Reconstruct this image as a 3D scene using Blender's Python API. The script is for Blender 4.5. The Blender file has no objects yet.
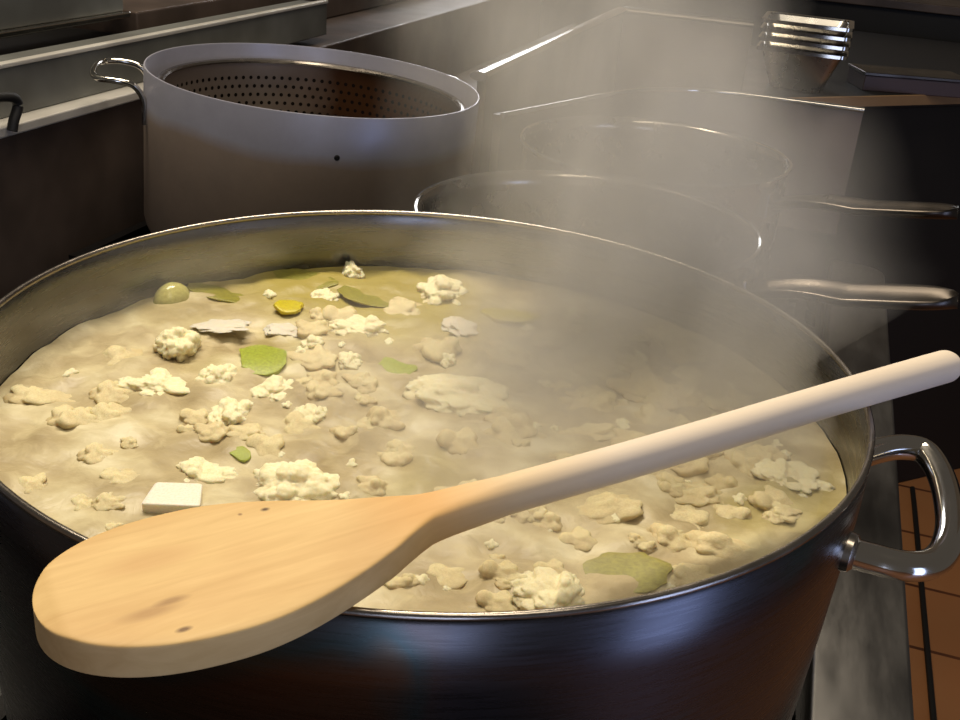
import bpy, bmesh, math, random
from math import cos, sin, pi, radians, sqrt, atan2
from mathutils import Vector, Matrix, noise
random.seed(7)
COL = bpy.context.scene.collection
H = 1.10                      # height of the big pot's rim above the floor

# ------------------------------------------------------------------ camera
F = 1077.34
PITCH, ROLL, YAW = radians(24.6586), radians(4.95494), radians(15.90888)
CAM = Vector((.149558, -.430446, .201003 + H))
def cam_axes():
    r = Vector((1, 0, 0)); u = Vector((0, sin(PITCH), cos(PITCH))); f = Vector((0, cos(PITCH), -sin(PITCH)))
    r2 = cos(ROLL)*r + sin(ROLL)*u; u2 = -sin(ROLL)*r + cos(ROLL)*u
    Z = Matrix.Rotation(YAW, 3, 'Z')
    return Z @ r2, Z @ u2, Z @ f
AR, AU, AF = cam_axes()
def ray(x, y): return AF + AR*((x-480)/F) - AU*((y-360)/F)
def onz(x, y, z):             # point of the level plane z (relative to the rim) seen at x, y
    d = ray(x, y); t = (z + H - CAM.z)/d.z; return CAM + d*t
def onx(x, y, X):
    d = ray(x, y); t = (X - CAM.x)/d.x; return CAM + d*t
def ony(x, y, Y):
    d = ray(x, y); t = (Y - CAM.y)/d.y; return CAM + d*t

cd = bpy.data.cameras.new('camera'); cam = bpy.data.objects.new('camera', cd); COL.objects.link(cam)
cd.sensor_width = 36; cd.lens = F*36/960; cd.clip_start = .01
cam.matrix_world = Matrix(((AR.x, AU.x, -AF.x, CAM.x), (AR.y, AU.y, -AF.y, CAM.y), (AR.z, AU.z, -AF.z, CAM.z), (0, 0, 0, 1)))
bpy.context.scene.camera = cam

# ------------------------------------------------------------------ materials
def srgb(r, g, b):
    def c(v):
        v /= 255
        return v/12.92 if v <= .04045 else ((v+.055)/1.055)**2.4
    return (c(r), c(g), c(b), 1)
class NT:
    def __init__(s, name):
        s.m = bpy.data.materials.new(name); s.m.use_nodes = True
        s.t = s.m.node_tree; s.n = s.t.nodes; s.l = s.t.links
        s.p = s.n['Principled BSDF']; s.out = s.n['Material Output']
        s.tc = s.n.new('ShaderNodeTexCoord')
    def new(s, k, **kw):
        o = s.n.new(k)
        for a, b in kw.items(): setattr(o, a, b)
        return o
    def put(s, sock, v):
        if isinstance(v, bpy.types.NodeSocket): s.l.new(v, sock)
        else: sock.default_value = v
    def mapping(s, scale=(1, 1, 1), rot=(0, 0, 0), loc=(0, 0, 0)):
        m = s.new('ShaderNodeMapping'); s.l.new(s.tc.outputs['Object'], m.inputs[0])
        m.inputs['Scale'].default_value = scale; m.inputs['Rotation'].default_value = rot; m.inputs['Location'].default_value = loc
        return m.outputs[0]
    def noise(s, scale, vec=None, detail=4, rough=.55, dist=0):
        o = s.new('ShaderNodeTexNoise'); o.inputs['Scale'].default_value = scale
        o.inputs['Detail'].default_value = detail; o.inputs['Roughness'].default_value = rough; o.inputs['Distortion'].default_value = dist
        s.l.new(vec if vec is not None else s.tc.outputs['Object'], o.inputs['Vector'])
        return o.outputs['Fac']
    def ramp(s, fac, stops):
        o = s.new('ShaderNodeValToRGB'); s.l.new(fac, o.inputs[0]); e = o.color_ramp.elements
        e[0].position, e[0].color = stops[0][0], stops[0][1]; e[1].position, e[1].color = stops[1][0], stops[1][1]
        for p, c in stops[2:]:
            k = e.new(p); k.color = c
        return o.outputs[0]
    def mrange(s, v, a, b, c=0., d=1.):
        o = s.new('ShaderNodeMapRange'); s.l.new(v, o.inputs[0])
        for i, q in enumerate((a, b, c, d)): o.inputs[i+1].default_value = q
        return o.outputs[0]
    def mix(s, f, a, b):
        o = s.new('ShaderNodeMix', data_type='RGBA'); s.put(o.inputs[0], f); s.put(o.inputs[6], a); s.put(o.inputs[7], b); return o.outputs[2]
    def math(s, op, a, b=0.):
        o = s.new('ShaderNodeMath', operation=op); s.put(o.inputs[0], a); s.put(o.inputs[1], b); return o.outputs[0]
    def xyz(s, vec=None):
        o = s.new('ShaderNodeSeparateXYZ'); s.l.new(vec if vec is not None else s.tc.outputs['Object'], o.inputs[0]); return o.outputs
    def bump(s, h, strength=.3, dist=.002):
        o = s.new('ShaderNodeBump'); o.inputs['Strength'].default_value = strength; o.inputs['Distance'].default_value = dist
        s.l.new(h, o.inputs['Height']); s.l.new(o.outputs[0], s.p.inputs['Normal'])
    def set(s, **kw):
        names = dict(color='Base Color', metal='Metallic', rough='Roughness', spec='Specular IOR Level', aniso='Anisotropic', coat='Coat Weight', coat_rough='Coat Roughness', sss='Subsurface Weight', alpha='Alpha')
        for k, v in kw.items(): s.put(s.p.inputs[names[k]], v)
        return s

def steel(name, c0, c1, r0, r1, scale=30, stretch=(1, 1, 1), bump=.05, metal=1.):
    t = NT(name); v = t.mapping(scale=stretch)
    n = t.noise(scale, v, 5, .6); n2 = t.noise(6, None, 3)
    t.set(color=t.mix(t.mrange(n2, .35, .65), c0, c1), rough=t.mrange(n, .3, .7, r0, r1), metal=metal)
    if bump: t.bump(n, bump, .001)
    return t.m

M = {}
M['pan_steel'] = steel('worn_stainless_steel', srgb(170, 162, 152), srgb(140, 132, 124), .16, .32, 40)
M['chrome'] = steel('polished_steel', srgb(215, 210, 200), srgb(190, 185, 175), .07, .16, 25, bump=.03)
M['ledge_steel'] = steel('brushed_ledge_steel', srgb(128, 126, 124), srgb(92, 90, 88), .3, .5, 18, (3, .6, 1))
M['guard_steel'] = steel('dull_greasy_steel', srgb(100, 94, 88), srgb(70, 64, 58), .25, .42, 14)
M['unit_steel'] = steel('grey_unit_steel', srgb(128, 130, 126), srgb(90, 90, 86), .4, .6, 12, metal=.4)
M['dark_steel'] = steel('dark_burnt_steel', srgb(100, 86, 77), srgb(66, 56, 50), .4, .6, 10, metal=.35)
def plain(name, col, rough=.5, metal=0., nscale=20, var=.8, bump=.1):
    t = NT(name); n = t.noise(nscale)
    c2 = tuple(x*var for x in col[:3]) + (1,)
    t.set(color=t.mix(n, col, c2), rough=rough, metal=metal)
    if bump: t.bump(n, bump, .001)
    return t.m
M['enamel'] = plain('black_enamel', srgb(20, 18, 18), .45)
M['iron'] = plain('cast_iron', srgb(24, 22, 22), .38, .6, 60, .6, .3)
M['bright_ledge'] = steel('bright_ledge_steel', srgb(225, 222, 215), srgb(190, 186, 178), .3, .45, 14, metal=.4)
M['black'] = plain('black_cabinet', srgb(16, 14, 13), .6)
M['brown_edge'] = plain('brown_wooden_edge', srgb(150, 118, 82), .5, 0, 30)
M['purple_box'] = plain('dull_plum_plastic', srgb(62, 46, 44), .5)
M['wall'] = plain('beige_wall_paint', srgb(205, 188, 160), .8, 0, 8, .92)
M['rubber'] = plain('black_rubber', srgb(14, 12, 11), .6)
M['nested'] = steel('nested_pan_steel', srgb(200, 198, 192), srgb(165, 160, 152), .2, .35, 20)

# big pot: satin outside with faint tints painted as coloured reflections, brighter inside
t = NT('satin_pot_steel'); x = t.xyz(); ang = t.math('ARCTAN2', x[1], x[0])
v = t.mapping(scale=(3, 3, 60)); n = t.noise(14, v, 4); tint = t.noise(9, None, 3, .5, .6)
col = t.ramp(tint, [(.36, srgb(80, 80, 86)), (.5, srgb(84, 80, 82)), (.58, srgb(74, 86, 88)), (.66, srgb(98, 80, 66))])
t.set(color=col, rough=t.mrange(n, .3, .7, .24, .32), metal=1.); t.bump(n, .008, .001)
M['pot_out'] = t.m
M['pot_in'] = steel('pot_inner_steel', srgb(134, 134, 138), srgb(100, 99, 100), .2, .34, 20, (1, 1, 12), .03)

# aluminium: pale above, browner low down
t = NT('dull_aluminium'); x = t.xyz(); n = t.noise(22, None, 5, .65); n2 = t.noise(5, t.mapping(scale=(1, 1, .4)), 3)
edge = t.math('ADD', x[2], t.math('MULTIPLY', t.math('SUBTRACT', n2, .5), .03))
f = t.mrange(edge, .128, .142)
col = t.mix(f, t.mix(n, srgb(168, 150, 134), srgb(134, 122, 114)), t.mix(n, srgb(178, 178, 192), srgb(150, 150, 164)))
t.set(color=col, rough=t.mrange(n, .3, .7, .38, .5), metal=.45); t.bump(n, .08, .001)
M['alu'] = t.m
# perforated strainer: the dark of its round holes painted as dots
t = NT('perforated_steel'); x = t.xyz(); a = t.math('ARCTAN2', x[1], x[0])
u = t.math('MULTIPLY', a, 104/(2*pi)); w = t.math('DIVIDE', x[2], .0105)
row = t.math('MULTIPLY', t.math('FLOOR', w), .5)
fu = t.math('SUBTRACT', t.math('FRACT', t.math('ADD', t.math('ADD', u, row), 200.)), .5); fw = t.math('SUBTRACT', t.math('FRACT', w), .5)
d = t.math('SQRT', t.math('ADD', t.math('MULTIPLY', fu, fu), t.math('MULTIPLY', fw, fw)))
band = t.math('MULTIPLY', t.math('LESS_THAN', x[2], .135), t.math('GREATER_THAN', x[2], .012))
hole = t.math('MULTIPLY', t.math('LESS_THAN', d, .22), band)
n = t.noise(9, None, 4)
cc = t.mix(t.mrange(t.math('ADD', x[0], t.math('MULTIPLY', n, .12)), -.06, .03), srgb(176, 160, 146), srgb(92, 60, 36))
t.set(color=t.mix(hole, cc, srgb(30, 22, 18)), rough=.45, metal=.7)
M['perf'] = t.m
M['dark_liquid'] = plain('dark_cooking_water', srgb(34, 32, 34), .12, 0, 12, .6, .1)

# wooden spoon: object x runs along the handle
t = NT('beech_wood'); v = t.mapping(scale=(6, 60, 60)); g = t.noise(3, v, 6, .6, .5); b = t.noise(14, t.mapping(scale=(1, 2, 1)), 3)
c = t.mix(t.mrange(g, .3, .7), srgb(224, 192, 134), srgb(206, 172, 114))
c = t.mix(t.mrange(b, .5, .75, 0., .35), c, srgb(186, 138, 88))
x = t.xyz()
c = t.mix(t.mrange(x[0], .115, .20), c, srgb(222, 208, 190))  # paler handle: cool light painted into the wood colour
neck = t.mrange(t.math('ABSOLUTE', t.math('SUBTRACT', x[0], .122)), .0, .03, .4, 0.)
c = t.mix(neck, c, srgb(222, 160, 78))
def spot(c, px, py, sx, sy, k, colr, t=t, x=x, g=g):
    dx = t.math('DIVIDE', t.math('SUBTRACT', x[0], px), sx); dy = t.math('DIVIDE', t.math('SUBTRACT', x[1], py), sy)
    dd = t.math('SQRT', t.math('ADD', t.math('MULTIPLY', dx, dx), t.math('MULTIPLY', dy, dy)))
    dd = t.math('ADD', dd, t.math('MULTIPLY', t.math('SUBTRACT', g, .5), 1.2))
    return t.mix(t.mrange(dd, .4, 1.1, k, 0.), c, colr)
SPOTS = []
M['wood'] = t.m; WT = (t, c, spot)

# broth
t = NT('cloudy_vegetable_broth'); x = t.xyz()
n = t.noise(24, t.mapping(scale=(1, 1.3, 1)), 5, .52, .1); n2 = t.noise(60, None, 4, .6, .8); n3 = t.noise(9, None, 3, .5, .5)
c = t.ramp(n, [(.34, srgb(156, 140, 104)), (.48, srgb(178, 163, 126)), (.58, srgb(200, 188, 150)), (.68, srgb(224, 216, 184))])
c = t.mix(t.mrange(n2, .5, .75, 0., .4), c, srgb(226, 214, 172))
dx = t.math('DIVIDE', t.math('ADD', x[0], .10), .105); dy = t.math('DIVIDE', t.math('SUBTRACT', x[1], .13), .062)
dd = t.math('ADD', t.math('SQRT', t.math('ADD', t.math('MULTIPLY', dx, dx), t.math('MULTIPLY', dy, dy))), t.math('MULTIPLY', t.math('SUBTRACT', n3, .5), 1.6))
c = t.mix(t.mrange(dd, .6, 1.3, .85, 0.), c, srgb(162, 148, 66))
c = t.mix(t.mrange(n3, .56, .7, 0., .45), c, srgb(170, 160, 84))
t.set(color=c, rough=.38, spec=.3); t.bump(t.math('ADD', n, t.math('MULTIPLY', n2, .5)), .5, .004)
M['broth'] = t.m
def veg(name, ca, cb, rough=.45, sc=60, bump=.35, soak=None):
    t = NT(name); n = t.noise(sc, None, 5, .65); n2 = t.noise(sc*.25, None, 3)
    cc = t.mix(t.mrange(n2, .3, .7), ca, cb)
    if soak:      # broth soaked into the lower part of each piece
        gz = t.xyz(t.tc.outputs['Generated'])[2]
        cc = t.mix(t.mrange(t.math('ADD', gz, t.math('MULTIPLY', t.math('SUBTRACT', n, .5), .25)), soak[0], soak[1]), srgb(192, 170, 124), cc)
    t.set(color=cc, rough=rough, spec=.4); t.p.inputs['Subsurface Weight'].default_value = .25; t.p.inputs['Subsurface Radius'].default_value = (.006, .004, .002); t.p.inputs['Subsurface Scale'].default_value = 1.; t.bump(n, bump, .0015); return t.m
M['cauli'] = veg('cauliflower', srgb(252, 246, 212), srgb(240, 228, 176), soak=(.3, .62))
M['cauli2'] = veg('soaked_cauliflower', srgb(236, 224, 180), srgb(216, 200, 150), soak=(.4, .85))
M['green'] = veg('green_leek', srgb(172, 186, 66), srgb(140, 150, 52), .3, 40, .2)
M['olive'] = veg('olive_leek', srgb(158, 152, 62), srgb(128, 122, 48), .3, 30, .2)
M['yellow'] = veg('yellow_pepper', srgb(210, 196, 40), srgb(184, 168, 40), .3, 30, .2)
M['onion'] = veg('pale_green_onion', srgb(200, 196, 124), srgb(176, 170, 96), .15, 20, .05)
M['potato'] = veg('white_potato', srgb(244, 240, 226), srgb(226, 220, 200), .4, 40, .1)
M['foam'] = veg('grey_foam', srgb(232, 226, 210), srgb(212, 204, 184), .4, 120, .3)

# ------------------------------------------------------------------ mesh helpers
class MB:
    def __init__(s): s.v = []; s.f = []
    def add(s, vs, fs):
        b = len(s.v); s.v += [Vector(q) for q in vs]; s.f += [tuple(b+i for i in f) for f in fs]; return s
    def box(s, x0, x1, y0, y1, z0, z1, T=None):
        vs = [Vector((x, y, z)) for x in (x0, x1) for y in (y0, y1) for z in (z0, z1)]
        if T: vs = [T @ q for q in vs]
        return s.add(vs, [(0, 1, 3, 2), (4, 6, 7, 5), (0, 4, 5, 1), (2, 3, 7, 6), (0, 2, 6, 4), (1, 5, 7, 3)])
    def lathe(s, prof, n=96, closed=False, c=(0, 0)):
        vs = [(c[0]+r*cos(2*pi*k/n), c[1]+r*sin(2*pi*k/n), z) for r, z in prof for k in range(n)]
        m = len(prof); fs = []
        for i in range(m if closed else m-1):
            j = (i+1) % m
            for k in range(n): fs.append((i*n+k, i*n+(k+1) % n, j*n+(k+1) % n, j*n+k))
        return s.add(vs, fs)
    def tube(s, pts, rad, n=12, cap=True, closed=False, flat=1.):
        pts = [Vector(p) for p in pts]; m = len(pts); vs = []; up = Vector((0, 0, 1))
        for i, p in enumerate(pts):
            a = pts[(i-1) % m] if (i > 0 or closed) else p; b = pts[(i+1) % m] if (i < m-1 or closed) else p
            d = (b-a).normalized()
            if abs(d.z) > .95: up = Vector((0, 1, 0)) if i == 0 else up
            e = d.cross(up)
            if e.length < 1e-4: e = d.cross(Vector((0, 1, 0)))
            e.normalize(); g = e.cross(d).normalized()
            r = rad[i] if isinstance(rad, (list, tuple)) else rad
            for k in range(n): vs.append(p + e*(r*cos(2*pi*k/n)) + g*(r*flat*sin(2*pi*k/n)))
        fs = []
        for i in range(m if closed else m-1):
            j = (i+1) % m
            for k in range(n): fs.append((i*n+k, i*n+(k+1) % n, j*n+(k+1) % n, j*n+k))
        if cap and not closed: fs += [tuple(range(n)), tuple(range((m-1)*n, m*n))]
        return s.add(vs, fs)
    def prism(s, poly, z0, z1):
        n = len(poly); vs = [(p[0], p[1], z0) for p in poly] + [(p[0], p[1], z1) for p in poly]
        return s.add(vs, [tuple(range(n)), tuple(range(n, 2*n))] + [(i, (i+1) % n, n+(i+1) % n, n+i) for i in range(n)])
    def build(s, name, mat, parent=None, smooth=True, bevel=0, off=None, sub=0, ang=40):
        me = bpy.data.meshes.new(name)
        vs = [q - Vector(off) for q in s.v] if off is not None else s.v
        me.from_pydata([tuple(q) for q in vs], [], s.f)
        bm = bmesh.new(); bm.from_mesh(me); bmesh.ops.recalc_face_normals(bm, faces=bm.faces); bm.to_mesh(me); bm.free()
        me.materials.append(mat)
        if smooth:
            for p in me.polygons: p.use_smooth = True
        o = bpy.data.objects.new(name, me); COL.objects.link(o); o.parent = parent
        if bevel:
            b = o.modifiers.new('bevel', 'BEVEL'); b.width = bevel; b.segments = 3; b.limit_method = 'ANGLE'; b.angle_limit = radians(50)
            b.harden_normals = False
        if sub:
            q = o.modifiers.new('sub', 'SUBSURF'); q.levels = q.render_levels = sub
        if smooth and not sub:
            me.set_sharp_from_angle(angle=radians(ang)) if not bevel else None
        return o
def smooth_path(pts, n=8, closed=False):
    P = [Vector(p) for p in pts]; out = []; m = len(P)
    for i in range(m if closed else m-1):
        p1, p2 = P[i], P[(i+1) % m]; p0 = P[i-1] if (i > 0 or closed) else p1*2-p2; p3 = P[(i+2) % m] if (i+2 < m or closed) else p2*2-p1
        for k in range(n):
            u = k/n; out.append(.5*((2*p1)+(p2-p0)*u+(2*p0-5*p1+4*p2-p3)*u*u+(3*p1-p0-3*p2+p3)*u**3))
    if not closed: out.append(P[-1])
    return out
def thing(name, label, cat, loc=(0, 0, 0), group=None):
    o = bpy.data.objects.new(name, None); COL.objects.link(o); o.location = loc; o.empty_display_size = .05
    return tag(o, label, cat, group)
def tag(o, label, cat, group=None, kind=None):
    o['label'] = label; o['category'] = cat
    if group: o['group'] = group
    if kind: o['kind'] = kind
    return o
def struct(o): o['kind'] = 'structure'; return o

# ------------------------------------------------------------------ the room
t = NT('terracotta_floor_tiles'); br = t.new('ShaderNodeTexBrick'); t.l.new(t.mapping(rot=(0, 0, 0), loc=(-.37, -.13, 0)), br.inputs[0])
br.offset = 0; br.inputs['Scale'].default_value = 1; br.inputs['Brick Width'].default_value = .43; br.inputs['Row Height'].default_value = .217
br.inputs['Mortar Size'].default_value = .005; br.inputs['Mortar Smooth'].default_value = .2; br.inputs['Bias'].default_value = 0
br.inputs['Color1'].default_value = srgb(150, 104, 66); br.inputs['Color2'].default_value = srgb(142, 96, 60); br.inputs['Mortar'].default_value = srgb(70, 40, 26)
n = t.noise(12); t.set(color=t.mix(t.mrange(n, .3, .8, 0, .3), br.outputs[0], srgb(140, 82, 44)), rough=.45)
struct(MB().box(-2.7, 2.6, -2.4, 3.6, -.05, 0).build('floor', t.m, smooth=False))
struct(MB().box(-2.7, 2.6, 3.6, 3.7, 0, 2.6).build('wall_back', M['wall'], smooth=False))
struct(MB().box(-2.8, -2.7, -2.4, 3.7, 0, 2.6).build('wall_left', M['wall'], smooth=False))

# ------------------------------------------------------------------ the range
XR0, XR1, YR0, YR1 = -.61, .272, -.42, .955
LED = H-.22
r = thing('gas_range', 'black gas range with a steel side ledge under the pots and pans', 'cooking range', (-.17, .27, 0))
o0 = r.location
MB().box(XR0, XR1-.004, YR0, YR1, .02, LED-.035).build('body', M['enamel'], r, False, .004, off=o0)
MB().box(XR0, .205, YR0, YR1, LED-.034, LED-.026).build('hob_top', M['enamel'], r, False, .002, off=o0)
pl = [(.2175, YR0), (XR1, YR0)]
for k in range(9):
    a = k/8*pi/2; pl.append((XR1-.03+.03*cos(a), YR1-.03+.03*sin(a)))
pl += [(.207, YR1)]
lg = MB().prism(pl, LED-.034, LED); o = lg.build('side_ledge', M['ledge_steel'], r, True, .003, off=o0, ang=30); o['label'] = 'brushed steel ledge with rounded far corner'
def grate(name, x0, x1, y0, y1, label):
    m = MB(); z = LED-.006; b = .006
    for a, c in ((x0, x0+.012), (x1-.012, x1)): m.box(a, c, y0, y1, z-.012, z+b)
    for a, c in ((y0, y0+.012), (y1-.012, y1)): m.box(x0+.012, x1-.012, a, c, z-.012, z+b)
    cx, cy = (x0+x1)/2, (y0+y1)/2
    for k in range(8):
        a = 2*pi*k/8; R0 = .05; X, Y = cx+R0*cos(a), cy+R0*sin(a)
        hx, hy = (x1-x0)/2-.01, (y1-y0)/2-.01
        s = min(hx/max(abs(cos(a)), 1e-6), hy/max(abs(sin(a)), 1e-6))
        m.tube([(X, Y, z), (cx+s*cos(a), cy+s*sin(a), z)], .006, 8)
    for X in (x0+.006, x1-.006):
        for Y in (y0+.006, y1-.006): m.box(X-.006, X+.006, Y-.006, Y+.006, LED-.0255, z-.01)
    for k in range(5):       # the rounded finger ends along the ledge side
        Y = y0+.05+(y1-y0-.1)*k/4
        m.tube([(x1-.02, Y, z-.001), (x1-.004, Y, z-.0005), (x1+.007, Y, z-.004), (x1+.009, Y, z-.014)], [.006, .006, .006, .005], 10)
    return tag(m.build(name, M['iron'], None, True, off=None, ang=40), label, 'pan support')
g1 = grate('pan_support', -.2, .196, -.26, .24, 'black cast iron pan support beneath the big soup pot')
g2 = grate('pan_support', -.2, .196, .255, .56, 'black cast iron pan support beneath the front saucepan')
g3 = grate('pan_support', -.12, .184, .575, .85, 'black cast iron pan support beneath the rear saucepan')
g4 = grate('pan_support', -.59, -.215, .5, .9, 'black cast iron pan support beneath the aluminium pot')

# bent back splash behind the saucepans
P = [(-.178, .722), (-.165, .755), (-.137, .832), (-.09, .955), (-.06, 1.005), (-.02, 1.04), (.016, 1.057), (.06, 1.064), (.12, 1.066), (.21, 1.07)]
P = smooth_path([(a, b, 0) for a, b in P], 4)
m = MB(); vs = []; z0, z1 = LED, H-.05
bs = thing('back_splash', 'bent dull steel splash panel standing behind the saucepans', 'splash panel', (0, 1.0, LED))
for i, p in enumerate(P):
    d = (P[min(i+1, len(P)-1)]-P[max(i-1, 0)]).normalized(); nrm = Vector((-d.y, d.x, 0))
    for s_, z in ((0, z0), (0, z1), (.012, z1), (.012, z0)): vs.append(p+nrm*s_+Vector((0, 0, z)))
fs = []
for i in range(len(P)-1):
    for k in range(4): fs.append((i*4+k, i*4+(k+1) % 4, i*4+4+(k+1) % 4, i*4+4+k))
fs += [(0, 1, 2, 3), tuple(range(len(vs)-4, len(vs)))]
m.add(vs, fs).build('panel', M['dark_steel'], bs, True, 0, off=bs.location, ang=50)
MB().tube([p+Vector((0, 0, z1)) for p in P], .0035, 10).build('rolled_edge', M['chrome'], bs, True, off=bs.location)

# dark rear worktop and its raised guard
rw = thing('rear_worktop', 'dark burnt steel worktop behind the range', 'worktop', (-.3, 1.8, 0))
MB().box(-.61, .03, .96, 2.95, .02, LED-.06).build('body', M['black'], rw, False, .004, off=rw.location)
MB().box(-.61, .035, .96, 2.95, LED-.06, LED-.001).build('top', M['dark_steel'], rw, False, .004, off=rw.location)
gd = thing('splash_guard', 'dark steel corner guard with bright top edge, rising behind the aluminium pot', 'splash guard', (-.268, 1.86, LED))
MB().box(-.27, -.262, 1.08, 1.87, LED, H-.05).box(-.262, .0, 1.862, 1.87, LED, H-.05).build('panel', M['dark_steel'], gd, False, .001, off=gd.location)
MB().tube(smooth_path([(-.2715, .925, H-.048), (-.266, 1.4, H-.046), (-.264, 1.75, H-.045), (-.262, 1.83, H-.045)], 4), .0125, 12, flat=.5).build('side_rail', M['chrome'], gd, True, off=gd.location)
MB().tube([(-.262, 1.85, H-.046), (.0, 1.87, H-.048)], .011, 12, flat=.6).build('end_rail', M['guard_steel'], gd, True, off=gd.location)
MB().box(-.275, -.262, .93, 1.08, LED, H-.05).build('end_post', M['dark_steel'], gd, False, .001, off=gd.location)

# black counter with brown edge on the right
d = Vector((.714, .70, 0)); p0 = Vector((.045, 1.62, 0)); p1 = p0+d*1.45
cn = thing('kitchen_counter', 'black counter with thin brown front edge behind the range', 'counter', (.5, 2.2, 0))
poly = [p0, p1, Vector((.83, 2.92, 0)), Vector((.045, 2.92, 0))]
MB().prism([(p.x, p.y) for p in poly], .0, .93).build('body', M['black'], cn, False, .003, off=cn.location)
q = [p0+Vector((.007, -.007, 0)), p1+Vector((.007, -.007, 0))]+poly[2:]
MB().prism([(p.x, p.y) for p in q], .93, .955).build('worktop', M['black'], cn, False, .002, off=cn.location)
e = Vector((.007, -.007, 0)); e2 = Vector((.011, -.011, 0))
MB().prism([((p0+e).x, (p0+e).y), ((p0+e2).x, (p0+e2).y), ((p1+e2).x, (p1+e2).y), ((p1+e).x, (p1+e).y)], .936, .956).build('front_edge', M['brown_edge'], cn, False, .001, off=cn.location)

# plum box on the counter
T = Matrix.Translation((.29, 1.93, .955)) @ Matrix.Rotation(atan2(.70, .714)-.45, 4, 'Z')
bx = thing('storage_box', 'low plum-brown box lying on the black counter', 'box', (.29, 1.93, .955))
MB().box(-.08, .13, -.05, .05, 0, .03, T).build('body', M['purple_box'], bx, False, .002, off=bx.location)
MB().box(-.082, .132, -.052, .052, .03, .036, T).build('lid', M['guard_steel'], bx, False, .001, off=bx.location)

# four nested steel pans on the corner of the counter
names = ['bottom pan of the nested small steel pans on the counter corner', 'second pan from the bottom of the nested small steel pans', 'third pan from the bottom of the nested small steel pans', 'top pan of the nested small steel pans on the counter corner']
def nested(z, label, depth):
    cx, cy = .105, 1.785
    def ring(hx, hy, zz, rr=.016):
        out = []
        for sx, sy, a0 in ((1, 1, 0), (-1, 1, pi/2), (-1, -1, pi), (1, -1, 3*pi/2)):
            for k in range(5):
                a = a0+k/4*pi/2; out.append(Vector((cx+sx*(hx-rr)+rr*cos(a), cy+sy*(hy-rr)+rr*sin(a), zz)))
        return out
    o = thing('steel_inset_pan', label, 'steel pan', (cx, cy, z), 'nested small steel pans')
    prof = [(.044, .042, .001), (.048, .046, .001), (.0745, .07, depth-.003), (.0735, .069, depth-.003), (.046, .044, .003), (.04, .04, .003)]
    m = MB(); n = 20
    vs = []
    for hx, hy, zz in prof: vs += ring(hx, hy, z+zz)
    fs = [tuple(range(n))]
    for i in range(len(prof)-1):
        for k in range(n): fs.append((i*n+k, i*n+(k+1) % n, (i+1)*n+(k+1) % n, (i+1)*n+k))
    fs.append(tuple(range((len(prof)-1)*n, len(prof)*n)))
    m.add(vs, fs).build('pan_body', M['nested'], o, True, off=o.location)
    rm = MB(); prof = [(.074, .07, depth), (.083, .078, depth), (.083, .078, depth-.006), (.081, .076, depth-.006), (.081, .076, depth-.002), (.074, .07, depth-.002)]
    vs = []
    for hx, hy, zz in prof: vs += ring(hx, hy, z+zz, .014)
    fs = []
    for i in range(6):
        for k in range(n): fs.append((i*n+k, i*n+(k+1) % n, ((i+1) % 6)*n+(k+1) % n, ((i+1) % 6)*n+k))
    rm.add(vs, fs).build('rim', M['chrome'], o, True, off=o.location)
    return o
for k in range(4): nested(.957+k*.0165, names[k], .076)

# far cabinet
fc = thing('far_cabinet', 'long black cabinet standing against the beige back wall', 'cabinet', (0, 3.3, 0))
MB().box(-1.95, 2.5, 3.05, 3.58, 0, H-.085).build('body', M['black'], fc, False, .004, off=fc.location)
MB().box(-1.97, 2.5, 3.03, 3.58, H-.085, H-.06).build('top', M['dark_steel'], fc, False, .003, off=fc.location)

# cable on the floor
cb = [(.5568, y, .006) for y in (.0, .6, 1.2, 1.6, 1.95)] + [(.556, 2.07, .006)]
tag(MB().tube(smooth_path(cb, 4), .006, 8).build('power_cable', M['rubber'], None), 'thin black cable lying straight across the terracotta tiles', 'cable')

# ------------------------------------------------------------------ left steel unit
lu = thing('steel_side_unit', 'grey steel unit with stepped ledges along the left of the range', 'kitchen unit', (-.9, 1.0, 0))
L = lu.location
zA2 = H-.075; zA1 = H-.02
MB().box(-1.25, -.625, -.4, 2.6, .02, zA2-.012).build('body', M['dark_steel'], lu, False, .003, off=L)
MB().box(-.645, -.616, -.4, 1.05, zA2-.011, zA2).build('lower_ledge', M['bright_ledge'], lu, False, .002, off=L)
MB().box(-.69, -.64, -.4, 1.25, zA2, zA1-.005).build('riser', M['unit_steel'], lu, False, .002, off=L)
MB().box(-.648, -.638, -.4, 1.25, zA1-.005, zA1).build('upper_ledge', M['bright_ledge'], lu, False, .0015, off=L)
MB().box(-1.25, -.69, -.4, .88, zA1-.06, zA1-.03).build('slot_floor', M['black'], lu, False, off=L)
MB().box(-.80, -.765, -.4, .875, H-.018, H+.42).build('hood_panel', M['unit_steel'], lu, False, .002, off=L)
MB().box(-.81, -.757, -.4, .88, H-.026, H-.018).build('hood_lip', M['chrome'], lu, False, .002, off=L)
MB().box(-1.25, -.755, .89, 2.6, zA2-.011, H-.019).build('rear_box', M['dark_steel'], lu, False, .003, off=L)
a = [onx(x, y, -.612) for x, y in ((-14, 99), (2, 97), (14, 98), (18, 106), (14, 120), (12, 131))]
a = smooth_path(a, 5)
tp = tag(MB().tube(a, .0052, 10).build('hook', M['rubber'], None), 'small black bent hook on the bright ledge at the left edge', 'hook')

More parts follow.
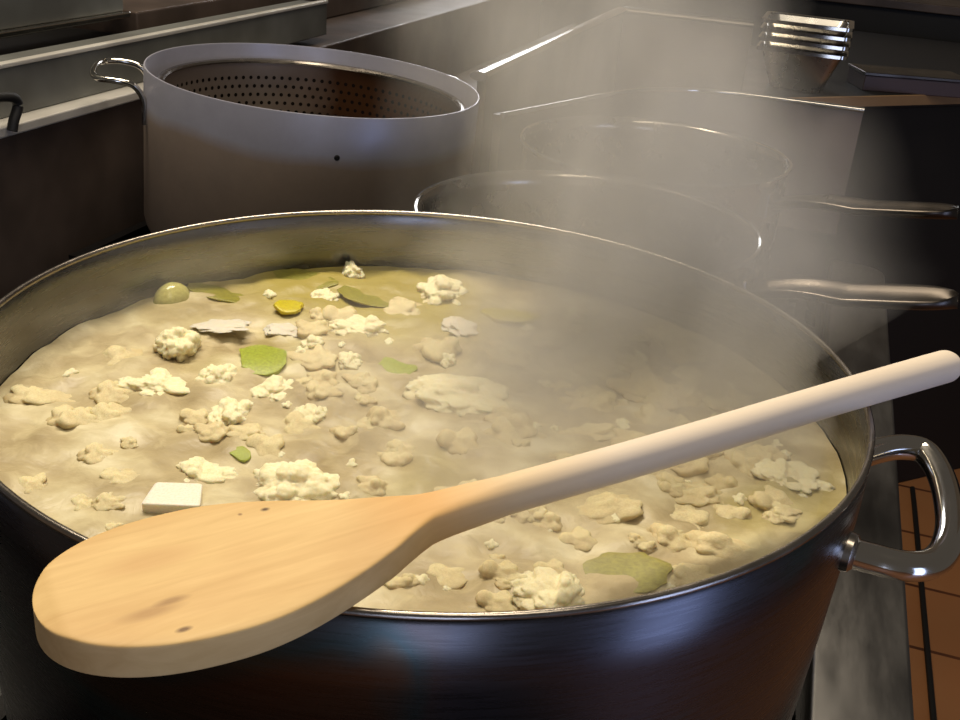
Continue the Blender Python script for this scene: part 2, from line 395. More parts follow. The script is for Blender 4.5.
# ------------------------------------------------------------------ big soup pot
ZB = LED+.002
pot = thing('stock_pot', 'huge satin steel soup pot full of broth in the foreground', 'cooking pot', (0, 0, ZB))
prof = [(0, ZB), (.19, ZB), (.1965, ZB+.003), (.2, ZB+.012), (.2, H-.006)]
m = MB().lathe([(.001, ZB), (.181, ZB), (.187, ZB+.002), (.1905, ZB+.008), (.1915, ZB+.014), (.1975, H-.09), (.2, H-.03), (.2, H-.005), (.1985, H-.003)], 160)
o = m.build('outer_wall', M['pot_out'], pot, off=pot.location)
m = MB().lathe([(.1985, H-.003), (.1975, H-.006), (.1968, H-.012), (.1968, H-.045), (.194, H-.09), (.188, ZB+.014), (.181, ZB+.006), (.001, ZB+.006)], 160)
m.build('inner_wall', M['pot_in'], pot, off=pot.location)
R_ = [(.1986+.0015*cos(a), H-.0016+.0016*sin(a)) for a in [2*pi*k/10 for k in range(10)]]
MB().lathe(R_, 160, True).build('rim', M['pan_steel'], pot, off=pot.location)
def loop(sgn):
    hp = thing_part('handle', pot)
    px = [(846, 462, -.040), (872, 452, -.038), (900, 447, -.037), (925, 452, -.038), (942, 478, -.039), (950, 515, -.040), (947, 545, -.040), (932, 563, -.040), (905, 566, -.038), (870, 558, -.036), (840, 549, -.034), (832, 546, -.034)]
    pts = [onz(*q) for q in px]
    if sgn < 0: pts = [Vector((-q.x, -q.y+.02, q.z)) for q in pts]
    for q in pts:
        k = math.hypot(q.x, q.y)
        if k < .2005: q.x *= .2005/k; q.y *= .2005/k
    return pts
def thing_part(n, p): return None
for sgn in (1, -1):
    pts = loop(sgn)
    h = MB().tube(smooth_path(pts, 6), .0062, 16).build('handle', M['chrome'], pot, off=pot.location)
    for q in (pts[-1], pts[1]):
        # weld plates against the wall
        a = atan2(q.y, q.x); c = Vector((.2015*cos(a), .2015*sin(a), q.z))
        T = Matrix.Translation(c) @ Matrix.Rotation(a, 4, 'Z') @ Matrix.Rotation(pi/2, 4, 'Y')
        b = MB(); b.lathe([(.0001, .003), (.006, .0026), (.008, .001), (.0085, -.003)], 20); b.v = [T @ p for p in b.v]
        pb = b.build('weld_plate', M['pan_steel'], h, off=pot.location)

# ------------------------------------------------------------------ broth
m = MB(); NR, NA = 70, 160; vs = [(0, 0, 0)]
def bh(x, y):
    q = Vector((x*22, y*22, 3.1)); h = noise.noise(q)*.45+noise.noise(q*2.6)*.4+noise.noise(q*6)*.25
    return h*.0065
BZ = H-.0365
for i in range(1, NR+1):
    rr = .1963*i/NR
    for k in range(NA):
        a = 2*pi*k/NA; X, Y = rr*cos(a), rr*sin(a); vs.append((X, Y, bh(X, Y)*(1 if i < NR-1 else .6)))
vs[0] = (0, 0, bh(0, 0))
fs = [(0, 1+k, 1+(k+1) % NA) for k in range(NA)]
for i in range(NR-1):
    for k in range(NA): fs.append((1+i*NA+k, 1+(i+1)*NA+k, 1+(i+1)*NA+(k+1) % NA, 1+i*NA+(k+1) % NA))
br_ = m.add([(a, b, c+BZ) for a, b, c in vs], fs).build('vegetable_broth', M['broth'], None, off=(0, 0, BZ), ang=180)
br_.location = (0, 0, BZ); tag(br_, 'cloudy beige vegetable broth filling the big steel pot', 'soup')

# ------------------------------------------------------------------ vegetables
def star_mesh(name, seed, lobes, rho, mat, stalk=False, rough=.05, sub=4):
    rnd = random.Random(seed); bm = bmesh.new(); bmesh.ops.create_icosphere(bm, subdivisions=sub, radius=1)
    L_ = []
    for i in range(lobes):
        z = rnd.uniform(-.3, 1); a = rnd.uniform(0, 2*pi); q = sqrt(max(0, 1-z*z)); L_.append((Vector((q*cos(a), q*sin(a), z))*rnd.uniform(.62, .82), rnd.uniform(*rho)))
    L_.append((Vector((0, 0, 0)), .74))
    for v in bm.verts:
        d = v.co.normalized(); best = .5
        for c, r_ in L_:
            b = d.dot(c); disc = r_*r_-c.length_squared+b*b
            if disc > 0: best = max(best, b+sqrt(disc))
        k = best*(1+.16*noise.noise(d*1.3+Vector((seed*3, 0, 0))))*(1+rough*noise.noise(d*7+Vector((seed, 0, 0)))+rough*1.1*noise.noise(d*13)+rough*.7*noise.noise(d*24))
        v.co = d*k
        if stalk and d.x < 0: v.co.x *= 1.5; v.co.z *= .75
    me = bpy.data.meshes.new(name); bm.to_mesh(me); bm.free(); me.materials.append(mat)
    for p in me.polygons: p.use_smooth = True
    return me
FL = [star_mesh('floret', 10+i, 60, (.15, .27), M['cauli'], i % 3 == 2, .07, 5) for i in range(6)]
FS = [star_mesh('floret', 30+i, 34, (.18, .32), M['cauli2'], i % 2 == 1) for i in range(4)]
FOAM = [star_mesh('foam', 50+i, 50, (.12, .22), M['foam'], False, .1) for i in range(2)]
CR = [star_mesh('crumb', 60+i, 9, (.35, .5), M['cauli'], False, .05, 3) for i in range(3)]
def slab_mesh(name, seed, mat, thick=.22, curve=.5):
    bm = bmesh.new(); bmesh.ops.create_cube(bm, size=2); bmesh.ops.subdivide_edges(bm, edges=bm.edges[:], cuts=6, use_grid_fill=True)
    for v in bm.verts:
        x, y, z = v.co; r_ = max(abs(x), abs(y))
        k = 1-.3*(abs(x)**2*abs(y)**2); z = z*thick+curve*(1-y*y)*.5
        n_ = noise.noise(Vector((x*1.6+seed, y*1.6, z)))*.3
        v.co = Vector((x*k*(1+n_), y*k*(1-n_), z+n_*.4+.12*x*x*(seed % 2)))
    me = bpy.data.meshes.new(name); bm.to_mesh(me); bm.free(); me.materials.append(mat)
    for p in me.polygons: p.use_smooth = True
    return me
ME = {'green': slab_mesh('leek', 3, M['green']), 'olive': slab_mesh('leek', 4, M['olive'], .12, .3), 'yellow': slab_mesh('pepper', 5, M['yellow'], .2, .3)}
bm = bmesh.new(); bmesh.ops.create_cube(bm, size=2); bmesh.ops.bevel(bm, geom=bm.edges[:], offset=.22, segments=4, affect='EDGES', profile=.6)
for v in bm.verts: v.co.x *= 1-.12*v.co.y; v.co += Vector((noise.noise(v.co*1.3), noise.noise(v.co*1.1+Vector((3, 0, 0))), 0))*.08
pm = bpy.data.meshes.new('potato'); bm.to_mesh(pm); bm.free(); pm.materials.append(M['potato']); [setattr(p, 'use_smooth', True) for p in pm.polygons]
bm = bmesh.new(); bmesh.ops.create_uvsphere(bm, u_segments=40, v_segments=24, radius=1)
for v in bm.verts:
    a = atan2(v.co.y, v.co.x); v.co *= 1+.02*cos(6*a)*(1-abs(v.co.z)); v.co.z *= .92+.1*max(0, v.co.z)**6
om = bpy.data.meshes.new('onion'); bm.to_mesh(om); bm.free(); om.materials.append(M['onion']); [setattr(p, 'use_smooth', True) for p in om.polygons]

cnt = [0]
def float_(me, name, cat, label, x, y, w, h, hz=.6, sink=.35, rot=None, group=None):
    p = onz(x, y, -.0365+.004); dist = (p-CAM).length; s = w/2/F*dist
    sy = max(.45, min(1.3, (h/2/F*dist)/max(.38, -ray(x, y).normalized().z)/s))
    o = bpy.data.objects.new(name, me); COL.objects.link(o); cnt[0] += 1
    rnd = random.Random(cnt[0]*13)
    o.rotation_euler = (rnd.uniform(-.12, .12), rnd.uniform(-.12, .12), (rnd.choice([0, pi])+rnd.uniform(-.35, .35)+YAW) if rot is None else rot)
    sz = s*hz if hz*s < .024 else .024
    o.scale = (s, s*sy, sz)
    rr = max(s, s*sy); z = BZ+bh(p.x, p.y)-sz*sink
    q = Vector((p.x, p.y)); 
    if q.length > .1955-rr*.8: q *= (.1955-rr*.8)/q.length
    o.location = (q.x, q.y, z)
    return tag(o, label, cat, group)
C_ = 'cauliflower'
A = [  # me, name, cat, label, x, y, w, h, hz, sink
 (FL[0], 'cauliflower_floret', C_, 'bright cauliflower floret standing tallest among pieces near the left of the pot', 178, 342, 46, 40, .95, .05),
 (FL[1], 'cauliflower_floret', C_, 'knobbly cauliflower floret right of the tallest left floret', 219, 368, 42, 34, .8, .2),
 (FL[3], 'cauliflower_floret', C_, 'round cream cauliflower floret left of the pot centre, in front of the knobbly one', 232, 404, 54, 42, .7, .3),
 (FL[2], 'cauliflower_stem_piece', C_, 'long pale cauliflower stem piece lying in front of the tallest left floret', 165, 374, 92, 34, .4, .5),
 (FS[0], 'cauliflower_floret', C_, 'dull cauliflower floret half sunk beside the left pot wall, behind the pale chunk', 118, 348, 52, 26, .5, .45),
 (FS[1], 'cauliflower_chunk', C_, 'flat pale cauliflower chunk floating at the far left of the broth', 36, 386, 62, 24, .35, .4),
 (FL[4], 'cauliflower_floret', C_, 'yellowish rounded cauliflower floret between green leek and small white floret', 275, 379, 56, 32, .5, .4),
 (FL[5], 'cauliflower_floret', C_, 'small white cauliflower floret in the clear broth left of centre', 315, 407, 32, 22, .8, .2),
 (FL[1], 'cauliflower_floret', C_, 'large white cauliflower floret just behind the wooden spoon bowl', 296, 476, 104, 44, .55, .4),
 (FL[5], 'cauliflower_floret', C_, 'low cauliflower floret between the white potato cube and the yellow-green sliver', 200, 463, 60, 28, .5, .45),
 (FS[2], 'cauliflower_floret', C_, 'soft cauliflower floret touching the yellow-green sliver', 265, 438, 44, 24, .5, .4),
 (FL[0], 'cauliflower_floret', C_, 'wide bright cauliflower floret in the middle of the pot', 462, 386, 118, 42, .36, .4),
 (FL[3], 'cauliflower_floret', C_, 'small upright cauliflower bud behind the wide bright middle floret', 449, 352, 22, 24, .9, .1),
 (FL[4], 'cauliflower_floret', C_, 'broad cauliflower floret near the back wall of the pot', 442, 286, 58, 28, .6, .3),
 (FS[3], 'cauliflower_floret', C_, 'dull cauliflower piece left of the broad back floret', 402, 302, 50, 22, .5, .35),
 (FL[5], 'cauliflower_floret', C_, 'cream cauliflower floret right of the yellow pepper piece', 366, 320, 56, 22, .6, .3),
 (FL[3], 'cauliflower_floret', C_, 'little white floret at the very back of the broth', 352, 267, 26, 20, .9, .2),
 (FL[1], 'cauliflower_floret', C_, 'pale cauliflower floret directly behind the yellow pepper piece', 322, 290, 34, 18, .6, .3),
 (FL[0], 'cauliflower_floret', C_, 'small cream floret left of the bright green leek chunk', 350, 355, 28, 16, .7, .25),
 (FL[4], 'cauliflower_floret', C_, 'small cream floret in front of the yellow pepper piece', 312, 340, 26, 18, .8, .25),
 (FL[5], 'cauliflower_floret', C_, 'scalloped cauliflower floret resting at the front wall of the pot', 558, 590, 66, 48, .8, .2),
 (FS[2], 'cauliflower_floret', C_, 'low cauliflower floret left of the scalloped front one', 496, 594, 46, 24, .6, .4),
 (FS[0], 'cauliflower_floret', C_, 'half sunken cauliflower floret in the front right of the pot', 724, 540, 92, 30, .4, .4),
 (FS[3], 'cauliflower_floret', C_, 'misty cauliflower floret behind the half sunken front right one', 690, 505, 72, 30, .4, .45),
 (FS[1], 'cauliflower_floret', C_, 'misty cauliflower floret just below the middle of the spoon handle', 612, 500, 80, 26, .35, .5),
 (FL[2], 'cauliflower_floret', C_, 'cauliflower floret nearest the right wall of the pot', 786, 470, 60, 30, .4, .4),
 (FL[3], 'cauliflower_floret', C_, 'pale floret in the mist right of the yellow-green leek strip', 578, 312, 32, 18, .8, .2),
 (FS[2], 'cauliflower_floret', C_, 'cauliflower floret right of the wide bright middle floret', 592, 361, 46, 24, .6, .35),
 (FS[1], 'cauliflower_floret', C_, 'cauliflower floret between the grey foam and the floret in the mist', 548, 336, 46, 18, .5, .35),
 (FS[0], 'cauliflower_floret', C_, 'low cauliflower piece right of the upright bud', 512, 350, 60, 22, .45, .4),
 (FS[3], 'cauliflower_floret', C_, 'wide sunken cauliflower piece above the middle of the spoon handle', 590, 422, 90, 24, .3, .5),
 (FS[0], 'cauliflower_floret', C_, 'yellowish cauliflower piece in the thick mist on the right', 690, 347, 56, 26, .5, .4),
 (FS[2], 'cauliflower_floret', C_, 'small floret at the left front edge beside the spoon tip', 30, 474, 32, 20, .5, .4),
 (FS[1], 'cauliflower_floret', C_, 'sunken cauliflower piece in front of the low floret by the potato cube', 118, 470, 44, 18, .4, .5),
 (FS[3], 'cauliflower_floret', C_, 'sunken pale floret under the spoon neck', 446, 560, 60, 30, .4, .5),
]
for a in A: float_(*a)
float_(om, 'onion', 'onion', 'round pale green onion shining at the back left of the pot', 162, 289, 32, 32, 1., .1)
float_(pm, 'potato_cube', 'potato', 'white potato cube beside the wooden spoon bowl', 175, 493, 50, 20, .32, .1, rot=.35)
float_(ME['green'], 'leek_chunk', 'leek', 'bright green leek chunk floating in the middle of the pot', 395, 358, 42, 22, .5, .15, rot=-.1)
float_(ME['green'], 'leek_chunk', 'leek', 'soft green leek chunk behind the round cream floret', 262, 352, 50, 28, .4, .1, rot=.5)
float_(ME['green'], 'leek_sliver', 'leek', 'yellow-green sliver between the low florets near the spoon bowl', 240, 447, 18, 26, .6, .1, rot=1.2)
float_(ME['yellow'], 'pepper_piece', 'pepper', 'small bright yellow pepper piece towards the back of the pot', 289, 304, 26, 18, .6, -.2, rot=.4)
float_(ME['yellow'], 'leek_strip', 'leek', 'yellow-green leek strip at the back right of the broth', 512, 311, 54, 16, .35, -.1, rot=.1)
float_(ME['olive'], 'leek_leaf', 'leek', 'olive leek leaf beside the onion at the back of the pot', 225, 281, 84, 20, .14, .1, rot=.25)
float_(ME['olive'], 'leek_leaf', 'leek', 'olive leek leaf between onion leaf and little back floret', 300, 274, 70, 18, .14, .1, rot=.0)
float_(ME['olive'], 'leek_leaf', 'leek', 'wide olive leek leaf in front of the back floret', 372, 290, 66, 20, .14, .1, rot=-.1)
float_(ME['olive'], 'leek_leaf', 'leek', 'sunken green leek leaf in the front right of the pot', 628, 566, 80, 34, .14, .0, rot=.3)
float_(FOAM[0], 'foam_patch', 'foam', 'grey foam patch beside the broad back floret', 464, 320, 52, 22, .3, .2)
float_(FOAM[1], 'foam_patch', 'foam', 'grey foam patch between the onion and the soft green leek', 222, 322, 66, 18, .1, .1)
float_(FOAM[0], 'foam_patch', 'foam', 'grey foam patch behind the small cream floret, left of centre', 285, 322, 50, 16, .22, .2)
rc = random.Random(5); n_ = 0
KEEP = [(395, 358, 44), (262, 352, 50), (240, 447, 20), (289, 304, 28), (512, 311, 54), (162, 289, 32), (175, 493, 54), (225, 281, 60), (628, 566, 70), (464, 320, 50), (222, 322, 60)]
while n_ < 120:
    x = rc.uniform(20, 820); y = rc.uniform(280, 590); p = onz(x, y, -.0365)
    if (p.x**2+p.y**2) > .172**2: continue
    if any((x-a[4])**2+(1.8*(y-a[5]))**2 < (a[6]*.5+2)**2 for a in A): continue
    if any((x-a)**2+(1.8*(y-b))**2 < (c*.5+17)**2 for a, b, c in KEEP): continue
    if rc.random() > (1. if (y < 400 or x > 560) else .35): continue
    w = rc.uniform(20, 58 if x > 430 else 46)
    float_(rc.choice(FS), 'cauliflower_piece', C_, 'half-sunken soft cauliflower piece in the cloudy broth', x, y, w, w*.5, rc.uniform(.45, .75), .35, group='half-sunken soft cauliflower pieces'); n_ += 1
# small crumbs, nothing in the photograph tells them apart
rc = random.Random(99); n_ = 0
while n_ < 45:
    x = rc.uniform(10, 830); y = rc.uniform(275, 600); p = onz(x, y, -.0365)
    if (p.x**2+p.y**2) > .180**2: continue
    w = rc.uniform(7, 17)
    float_(rc.choice(CR), 'cauliflower_crumb', C_, 'small pale cauliflower crumb floating in the broth', x, y, w, w*.6, .8, .35, group='small cauliflower crumbs in the broth'); n_ += 1

# ------------------------------------------------------------------ wooden spoon
path = [(-.0222, -.2405), (-.0092, -.2262), (.0135, -.2012), (.038, -.1735), (.0525, -.1545), (.0895, -.1085), (.1310, -.0565), (.1720, -.0035), (.2330, .0720)]
cx = [Vector((a, b, 0)) for a, b in path]
Lc = [0]
for i in range(1, len(cx)): Lc.append(Lc[-1]+(cx[i]-cx[i-1]).length)
def at(s):
    sp = smooth_path(cx, 10); acc = 0
    for i in range(1, len(sp)):
        l = (sp[i]-sp[i-1]).length
        if acc+l >= s: return sp[i-1].lerp(sp[i], (s-acc)/l), (sp[i]-sp[i-1]).normalized()
        acc += l
    return sp[-1], (sp[-1]-sp[-2]).normalized()
SPL = sum((b-a).length for a, b in zip(smooth_path(cx, 10)[:-1], smooth_path(cx, 10)[1:]))
def lerp_tab(s, tab):
    if s <= tab[0][0]: return tab[0][1]
    for (a, b), (c, d_) in zip(tab[:-1], tab[1:]):
        if s <= c:
            u = (s-a)/(c-a); return b+(d_-b)*u
    return tab[-1][1]
def halfw(s):
    if s < .048: u = 1-s/.048; return .0315*(1-u**2.3)**(1/2.2)
    if s < .118:
        u = (s-.048)/.07; return .0315+(.0080-.0315)*((u*u*(3-2*u))*.45+.55*u**1.9)
    return lerp_tab(s, [(.118, .0080), (.13, .0070), (.15, .0067), (.3, .0070), (.39, .0076), (1, .0076)])
def halft(s): return lerp_tab(s, [(0, .0048), (.006, .0056), (.09, .0056), (.12, .0062), (.15, .0067), (.3, .0070), (.39, .0075)])
def expo(s): return lerp_tab(s, [(0, 16), (.1, 14), (.122, 4), (.15, 2.1), (1, 2)])
SZ = H+.0012
ax = (cx[-1]-cx[4]).normalized(); rotz = atan2(ax.y, ax.x)
sp_root = thing('wooden_spoon', 'pale wooden spoon with flat bowl lying across the big pot', 'wooden spoon', (cx[0].x, cx[0].y, SZ))
sp_root.rotation_euler = (0, 0, rotz)
INV = Matrix.Rotation(-rotz, 4, 'Z') @ Matrix.Translation((-cx[0].x, -cx[0].y, -SZ))
def spoon_loft(ss, name, endcap):
    n = 56; vs = []
    for s in ss:
        c, d_ = at(s); e = Vector((d_.y, -d_.x, 0)); hw, ht, k = max(halfw(s), .0006), halft(s), expo(s)
        sc = 1.
        if s > SPL-.006: sc = sqrt(max(0, 1-((s-(SPL-.006))/.006)**2))*.55+.45
        zc = SZ+ht+lerp_tab(s, [(0, 0), (.12, .0), (.2, -.0005), (.5, -.0005)])
        for j in range(n):
            a = 2*pi*j/n; ca, sa = cos(a), sin(a)
            x_ = (abs(ca)**(2/k))*(1 if ca >= 0 else -1)*hw*sc; z_ = (abs(sa)**(2/k))*(1 if sa >= 0 else -1)*ht*sc
            vs.append(INV @ (c+e*x_+Vector((0, 0, zc+z_))))
    m_ = len(ss); fs = [(i*n+j, i*n+(j+1) % n, (i+1)*n+(j+1) % n, (i+1)*n+j) for i in range(m_-1) for j in range(n)]
    fs += [tuple(range(n)), tuple(range((m_-1)*n, m_*n))]
    return MB().add(vs, fs).build(name, M['wood'], sp_root, ang=38)
CUT = .128
ss = [.048*(1-cos(pi/2*k/26)) for k in range(27)] + [.048+(CUT-.048)*k/24 for k in range(1, 25)]
spoon_loft(ss, 'spoon_bowl', False)
ss = [CUT+(SPL-.006-CUT)*k/60 for k in range(61)] + [SPL-.006+.006*k/6 for k in range(1, 7)]
spoon_loft(ss, 'spoon_handle', True)
# burn marks on the bowl, in the spoon's own coordinates
t, c, spot = WT
def loc(px, py):
    q = INV @ onz(px, py, .0125); return q.x, q.y
a = loc(265, 509); c = spot(c, a[0], a[1], .0018, .0012, .9, srgb(60, 34, 18))
a = loc(240, 514); c = spot(c, a[0], a[1], .0009, .0009, .7, srgb(110, 70, 40))
a = loc(150, 612); c = spot(c, a[0], a[1], .010, .003, .4, srgb(130, 84, 46))
a = loc(172, 600); c = spot(c, a[0], a[1], .006, .002, .5, srgb(110, 70, 38))
a = loc(184, 629); c = spot(c, a[0], a[1], .0025, .0012, .8, srgb(80, 46, 24))
a = loc(150, 560); c = spot(c, a[0], a[1], .016, .006, .25, srgb(176, 120, 72))
t.set(color=c, rough=.55, spec=.3); t.bump(g_ := t.noise(3, t.mapping(scale=(10, 120, 120)), 4), .12, .0006)

# ------------------------------------------------------------------ aluminium pot with strainer
nz = Vector((.0484, .0085, 1)).normalized()
AC = Vector((-.389, .690, H-.03)); HP = .178
ap = thing('aluminium_pot', 'tall dull aluminium pot with wire loop handles behind the soup pot', 'cooking pot', AC-nz*HP)
ap.rotation_euler = Vector((0, 0, 1)).rotation_difference(nz).to_euler()
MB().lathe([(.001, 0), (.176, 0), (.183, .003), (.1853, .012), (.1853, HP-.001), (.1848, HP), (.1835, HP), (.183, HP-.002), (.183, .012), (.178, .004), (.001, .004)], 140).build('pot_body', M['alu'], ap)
def lug(a0, spread, out, zz, name='handle'):
    R0 = .1865; pts = []
    def P_(a, r_, z): return (r_*cos(a), r_*sin(a), z)
    pts = [P_(a0-spread, R0, zz-.045), P_(a0-spread, R0+.0015, zz-.02), P_(a0-spread, R0+.012, zz-.004), P_(a0-spread*.95, R0+out*.6, zz), P_(a0-spread*.8, R0+out*.9, zz), P_(a0-spread*.4, R0+out, zz), P_(a0+spread*.4, R0+out, zz), P_(a0+spread*.8, R0+out*.9, zz), P_(a0+spread*.95, R0+out*.6, zz), P_(a0+spread, R0+.012, zz-.004), P_(a0+spread, R0+.0015, zz-.02), P_(a0+spread, R0, zz-.045)]
    return MB().tube(smooth_path(pts, 5), .0034, 12).build(name, M['chrome'], ap)
lug(pi+.52, .25, .050, HP-.012); lug(1.1, .12, .022, HP-.010)
q = onz(337, 158, -.09)
d_ = ray(337, 158); # point on the pot wall
lo, hi = .5, 2.
best = None
for i in range(4000):
    tt = .6+i*.0004; w_ = CAM+d_*tt; l_ = (w_-AC); ax_ = l_-nz*l_.dot(nz)
    if ax_.length < .1856: best = w_; break
bl = ap.rotation_euler.to_matrix().transposed() @ (best-ap.location)
a_ = atan2(bl.y, bl.x); T = Matrix.Translation(bl) @ Matrix.Rotation(a_, 4, 'Z') @ Matrix.Rotation(pi/2, 4, 'Y')
b = MB(); b.lathe([(.0001, .0012), (.0022, .001), (.003, 0), (.003, -.001)], 14); b.v = [T @ p for p in b.v]; b.build('rivet', M['rubber'], ap)['label'] = 'small black rivet'
st = thing('strainer_insert', 'perforated strainer with brown stains sitting inside the aluminium pot', 'strainer', ap.location+nz*.008)
st.rotation_euler = ap.rotation_euler
MB().lathe([(.001, 0), (.160, 0), (.166, .006), (.168, .15)], 140).build('basket', M['perf'], st)
MB().lathe([(.168+.0045*cos(2*pi*k/8), .152+.003*sin(2*pi*k/8)) for k in range(8)], 140, True).build('rim', M['pan_steel'], st)
wl = MB().lathe([(.001, 0), (.1655, 0)], 100).build('cooking_water', M['dark_liquid'], None)
wl.location = ap.location+nz*.10; wl.rotation_euler = (0, 0, 0); tag(wl, 'dark cooking water inside the aluminium pot', 'water')
wl.scale = (.985, .985, 1)

# ------------------------------------------------------------------ saucepans
def saucepan(label, c, R, z, hp, hend, hz0):
    o = thing('saucepan', label, 'saucepan', (c[0], c[1], LED+.001))
    h = z-(LED+.001)-H+H
    zt = z
    prof = [(.001, .0), (R-.02, 0), (R-.006, .003), (R-.001, .012), (R-.001, h-.006), (R+.001, h-.002), (R+.002, h), (R-.001, h), (R-.004, h-.003), (R-.005, h-.012), (R-.005, .012), (R-.02, .004), (.001, .004)]
    MB().lathe(prof, 120).build('pan_body', M['pan_steel'], o)
    MB().lathe([(R+.0005+.0024*cos(2*pi*k/8), h-.0005+.0022*sin(2*pi*k/8)) for k in range(8)], 120, True).build('rim', M['chrome'], o)
    e = Vector(hend)-o.location; a = atan2(e.y, e.x); s0 = Vector(((R-.001)*cos(a), (R-.001)*sin(a), hz0-o.location.z))
    d_ = e-s0; Ln = d_.length; d_ = d_.normalized(); side = Vector((-d_.y, d_.x, 0)).normalized(); up = side.cross(d_)*-1
    if up.z < 0: up = -up
    # channel handle: wide shallow trough with raised rounded edges, rounded end
    m = MB(); n = 26; vs = []; N = 40
    for i in range(N+1):
        s = i/N*Ln; u = i/N
        w_ = .023*(.6+.4*min(1, u*2.2)); 
        if s > Ln-.03: w_ *= sqrt(max(.02, 1-((s-(Ln-.03))/.03)**2))
        arch = .008*sin(pi*u)*0+.004*sin(pi*min(1, u*2))
        ctr = s0+d_*s+up*arch
        for k in range(n):
            a_ = 2*pi*k/n; X = cos(a_)*w_; Zt = sin(a_)*.0085
            if sin(a_) > 0: Zt -= .0125*(1-(X/max(w_, 1e-5))**2)*sin(a_)**.5
            vs.append(ctr+side*X+up*Zt)
    fs = [(i*n+k, i*n+(k+1) % n, (i+1)*n+(k+1) % n, (i+1)*n+k) for i in range(N) for k in range(n)]
    fs += [tuple(range(n)), tuple(range(N*n, (N+1)*n))]
    hd = m.add(vs, fs).build('handle', M['guard_steel'], o, ang=60)
    pl_ = MB(); T = Matrix.Translation(s0+Vector((0, 0, -.001))) @ Matrix.Rotation(a, 4, 'Z')
    pl_.box(-.001, .004, -.02, .02, -.014, .014, T).build('mounting_plate', M['pan_steel'], hd, False, .002)
    return o
pA = onz(958, 297, -.05); pB = onz(958, 210, -.05)
saucepan('front steel saucepan with long handle, right behind the soup pot', (-.0105, .411), .14, H-.055, None, pA, H-.082)
saucepan('rear steel saucepan with long handle, in front of the splash panel', (-.006, .722), .143, H-.06, None, pB, H-.085)

# ------------------------------------------------------------------ steam
def steam(name, secs, label, dens, mat_loc, seed):
    m = MB(); n = 32; vs = []
    ss = smooth_path([Vector((a, b, 0)) for a, b in [(k, 0) for k in range(len(secs))]], 4)
    def val(u, j):
        i = min(int(u), len(secs)-2); f_ = u-i; f_ = f_*f_*(3-2*f_)*.5+f_*.5; return secs[i][j]*(1-f_)+secs[i+1][j]*f_
    K = (len(secs)-1)*6
    for i in range(K+1):
        u = i/6; z, x_, y_, rx, ry = [val(u, j) for j in range(5)]
        for k in range(n):
            a = 2*pi*k/n; vs.append((x_+rx*cos(a), y_+ry*sin(a), z+H))
    fs = [(i*n+k, i*n+(k+1) % n, (i+1)*n+(k+1) % n, (i+1)*n+k) for i in range(K) for k in range(n)]
    fs += [tuple(range(n)), tuple(range(K*n, (K+1)*n))]
    mt = bpy.data.materials.new(name+'_vapour'); mt.use_nodes = True; nt = mt.node_tree; nt.nodes.clear()
    N_ = nt.nodes.new; Lk = nt.links.new
    out = N_('ShaderNodeOutputMaterial'); pv = N_('ShaderNodeVolumePrincipled'); Lk(pv.outputs[0], out.inputs['Volume'])
    pv.inputs['Color'].default_value = (.97, .95, .91, 1); pv.inputs['Anisotropy'].default_value = .15
    tc = N_('ShaderNodeTexCoord'); sep = N_('ShaderNodeSeparateXYZ'); Lk(tc.outputs['Object'], sep.inputs[0])
    def mth(op, a, b=0., c=None):
        o = N_('ShaderNodeMath'); o.operation = op
        for i, q in enumerate((a, b)):
            if isinstance(q, bpy.types.NodeSocket): Lk(q, o.inputs[i])
            else: o.inputs[i].default_value = q
        return o.outputs[0]
    def mr(v, a, b, c, d_):
        o = N_('ShaderNodeMapRange'); Lk(v, o.inputs[0]); o.interpolation_type = 'SMOOTHSTEP'
        for i, q in enumerate((a, b, c, d_)): o.inputs[i+1].default_value = q
        return o.outputs[0]
    tot = None
    for (px, py, lx, ly, rx, ry, d0, gz, fall) in dens:     # plume: centre, lean per metre, radii, density, growth
        dx = mth('DIVIDE', mth('SUBTRACT', mth('SUBTRACT', sep.outputs[0], px), mth('MULTIPLY', sep.outputs[2], lx)), mth('ADD', mth('MULTIPLY', sep.outputs[2], gz), rx))
        dy = mth('DIVIDE', mth('SUBTRACT', mth('SUBTRACT', sep.outputs[1], py), mth('MULTIPLY', sep.outputs[2], ly)), mth('ADD', mth('MULTIPLY', sep.outputs[2], gz), ry))
        d2 = mth('ADD', mth('MULTIPLY', dx, dx), mth('MULTIPLY', dy, dy))
        g = mth('MULTIPLY', mth('POWER', 2.718, mth('MULTIPLY', mth('POWER', d2, 1.5), -.8)), d0)
        g = mth('MULTIPLY', g, mth('POWER', 2.718, mth('MULTIPLY', mth('ADD', sep.outputs[2], .03), -fall)))
        tot = g if tot is None else mth('ADD', tot, g)
    nz_ = N_('ShaderNodeTexNoise'); mp = N_('ShaderNodeMapping'); Lk(tc.outputs['Object'], mp.inputs[0]); mp.inputs['Scale'].default_value = (1, 1, .55); mp.inputs['Location'].default_value = (seed, 0, 0)
    Lk(mp.outputs[0], nz_.inputs['Vector']); nz_.inputs['Scale'].default_value = 13; nz_.inputs['Detail'].default_value = 3; nz_.inputs['Distortion'].default_value = .6
    f_ = mr(nz_.outputs['Fac'], .34, .66, .3, 1.55)
    Lk(mth('MAXIMUM', mth('SUBTRACT', mth('MULTIPLY', tot, f_), 1.2), 0.), pv.inputs['Density'])
    o = m.add(vs, fs).build(name, mt, None, off=(0, 0, H)); o.location = (0, 0, H)
    return tag(o, label, 'steam', None, 'stuff')
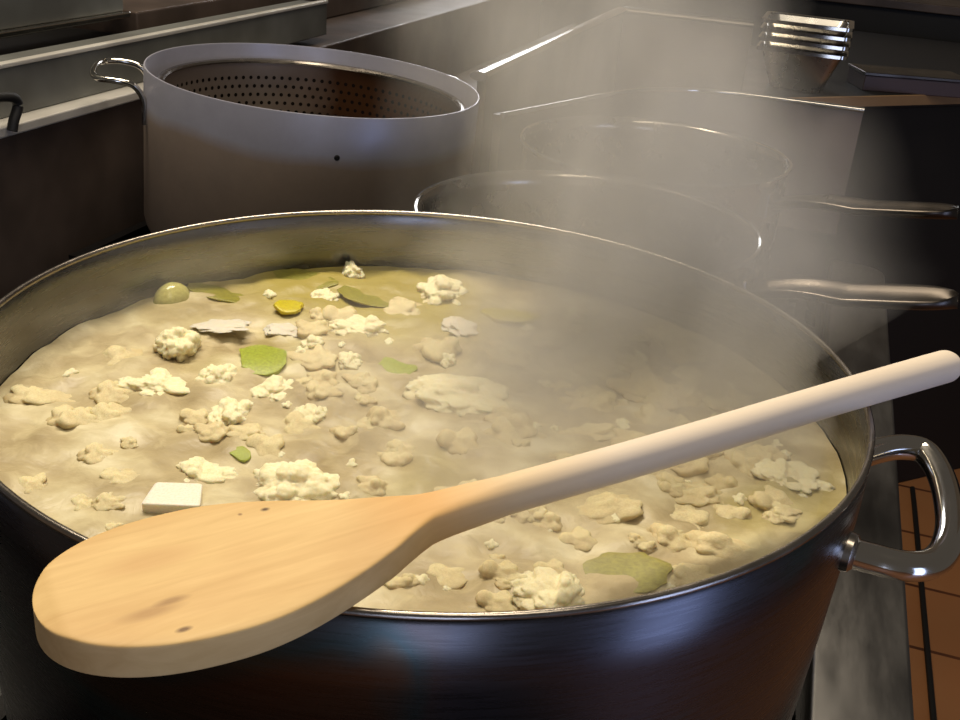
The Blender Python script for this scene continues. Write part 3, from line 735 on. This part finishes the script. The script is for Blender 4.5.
steam('steam', [(-.030, 0, .0, .185, .185), (-.008, 0, .0, .188, .188), (-.003, .025, .06, .15, .12), (.005, .025, .07, .15, .11), (.022, .04, .12, .175, .12), (.05, .05, .15, .195, .14), (.14, .05, .2, .22, .18), (.25, .0, .28, .22, .2), (.4, -.05, .36, .2, .2), (.5, -.07, .42, .1, .12)],
      'pale steam rising from the right of the soup pot', [(.088, .085, -.45, .6, .074, .08, 26., .16, 9.5), (.08, .0, 0, .2, .13, .14, 10., .1, 14.), (-.17, .05, 0, .2, .04, .09, 5., .0, 16.)], 0, 3.3)

# ------------------------------------------------------------------ light
w = bpy.data.worlds.new('kitchen'); bpy.context.scene.world = w; w.use_nodes = True
bg = w.node_tree.nodes['Background']; bg.inputs[0].default_value = (.9, .8, .7, 1); bg.inputs[1].default_value = .09
def area(name, loc, tgt, sx, sy, power, col):
    l = bpy.data.lights.new(name, 'AREA'); l.shape = 'RECTANGLE'; l.size = sx; l.size_y = sy; l.energy = power; l.color = col
    o = bpy.data.objects.new(name, l); COL.objects.link(o); o.location = loc
    o.rotation_euler = (Vector(tgt)-Vector(loc)).to_track_quat('-Z', 'Y').to_euler(); return o
area('ceiling_lamp', (-.5, .6, 2.5), (0, .1, 1.1), 1.2, .3, 36, (1, .87, .68))
area('ceiling_lamp', (.3, -.2, 2.5), (0, 0, 1.1), .3, 1.0, 6, (1, .88, .70))
area('window_daylight', (1.0, -2.3, 1.05), (-.2, .4, 1.0), .7, 1.4, 10, (.6, .70, 1))
area('doorway_daylight', (2.2, -.65, .75), (0, 0, .9), .6, 1.5, 11, (.45, .58, 1))
area('rear_glint_lamp', (-.9, 3.5, 1.75), (0, .2, 1.1), .7, .5, 10, (.92, .95, 1))  # added lamp, no window there: glints on the rail, steam lit from behind

sc = bpy.context.scene
sc.view_settings.view_transform = 'Standard'; sc.view_settings.look = 'None'; sc.view_settings.gamma = 1; sc.view_settings.use_curve_mapping = False
sc.view_settings.exposure = 0.0
sc.cycles.use_denoising = True
sc.cycles.volume_step_rate = 1.0; sc.cycles.volume_bounces = 1; sc.cycles.max_bounces = 8
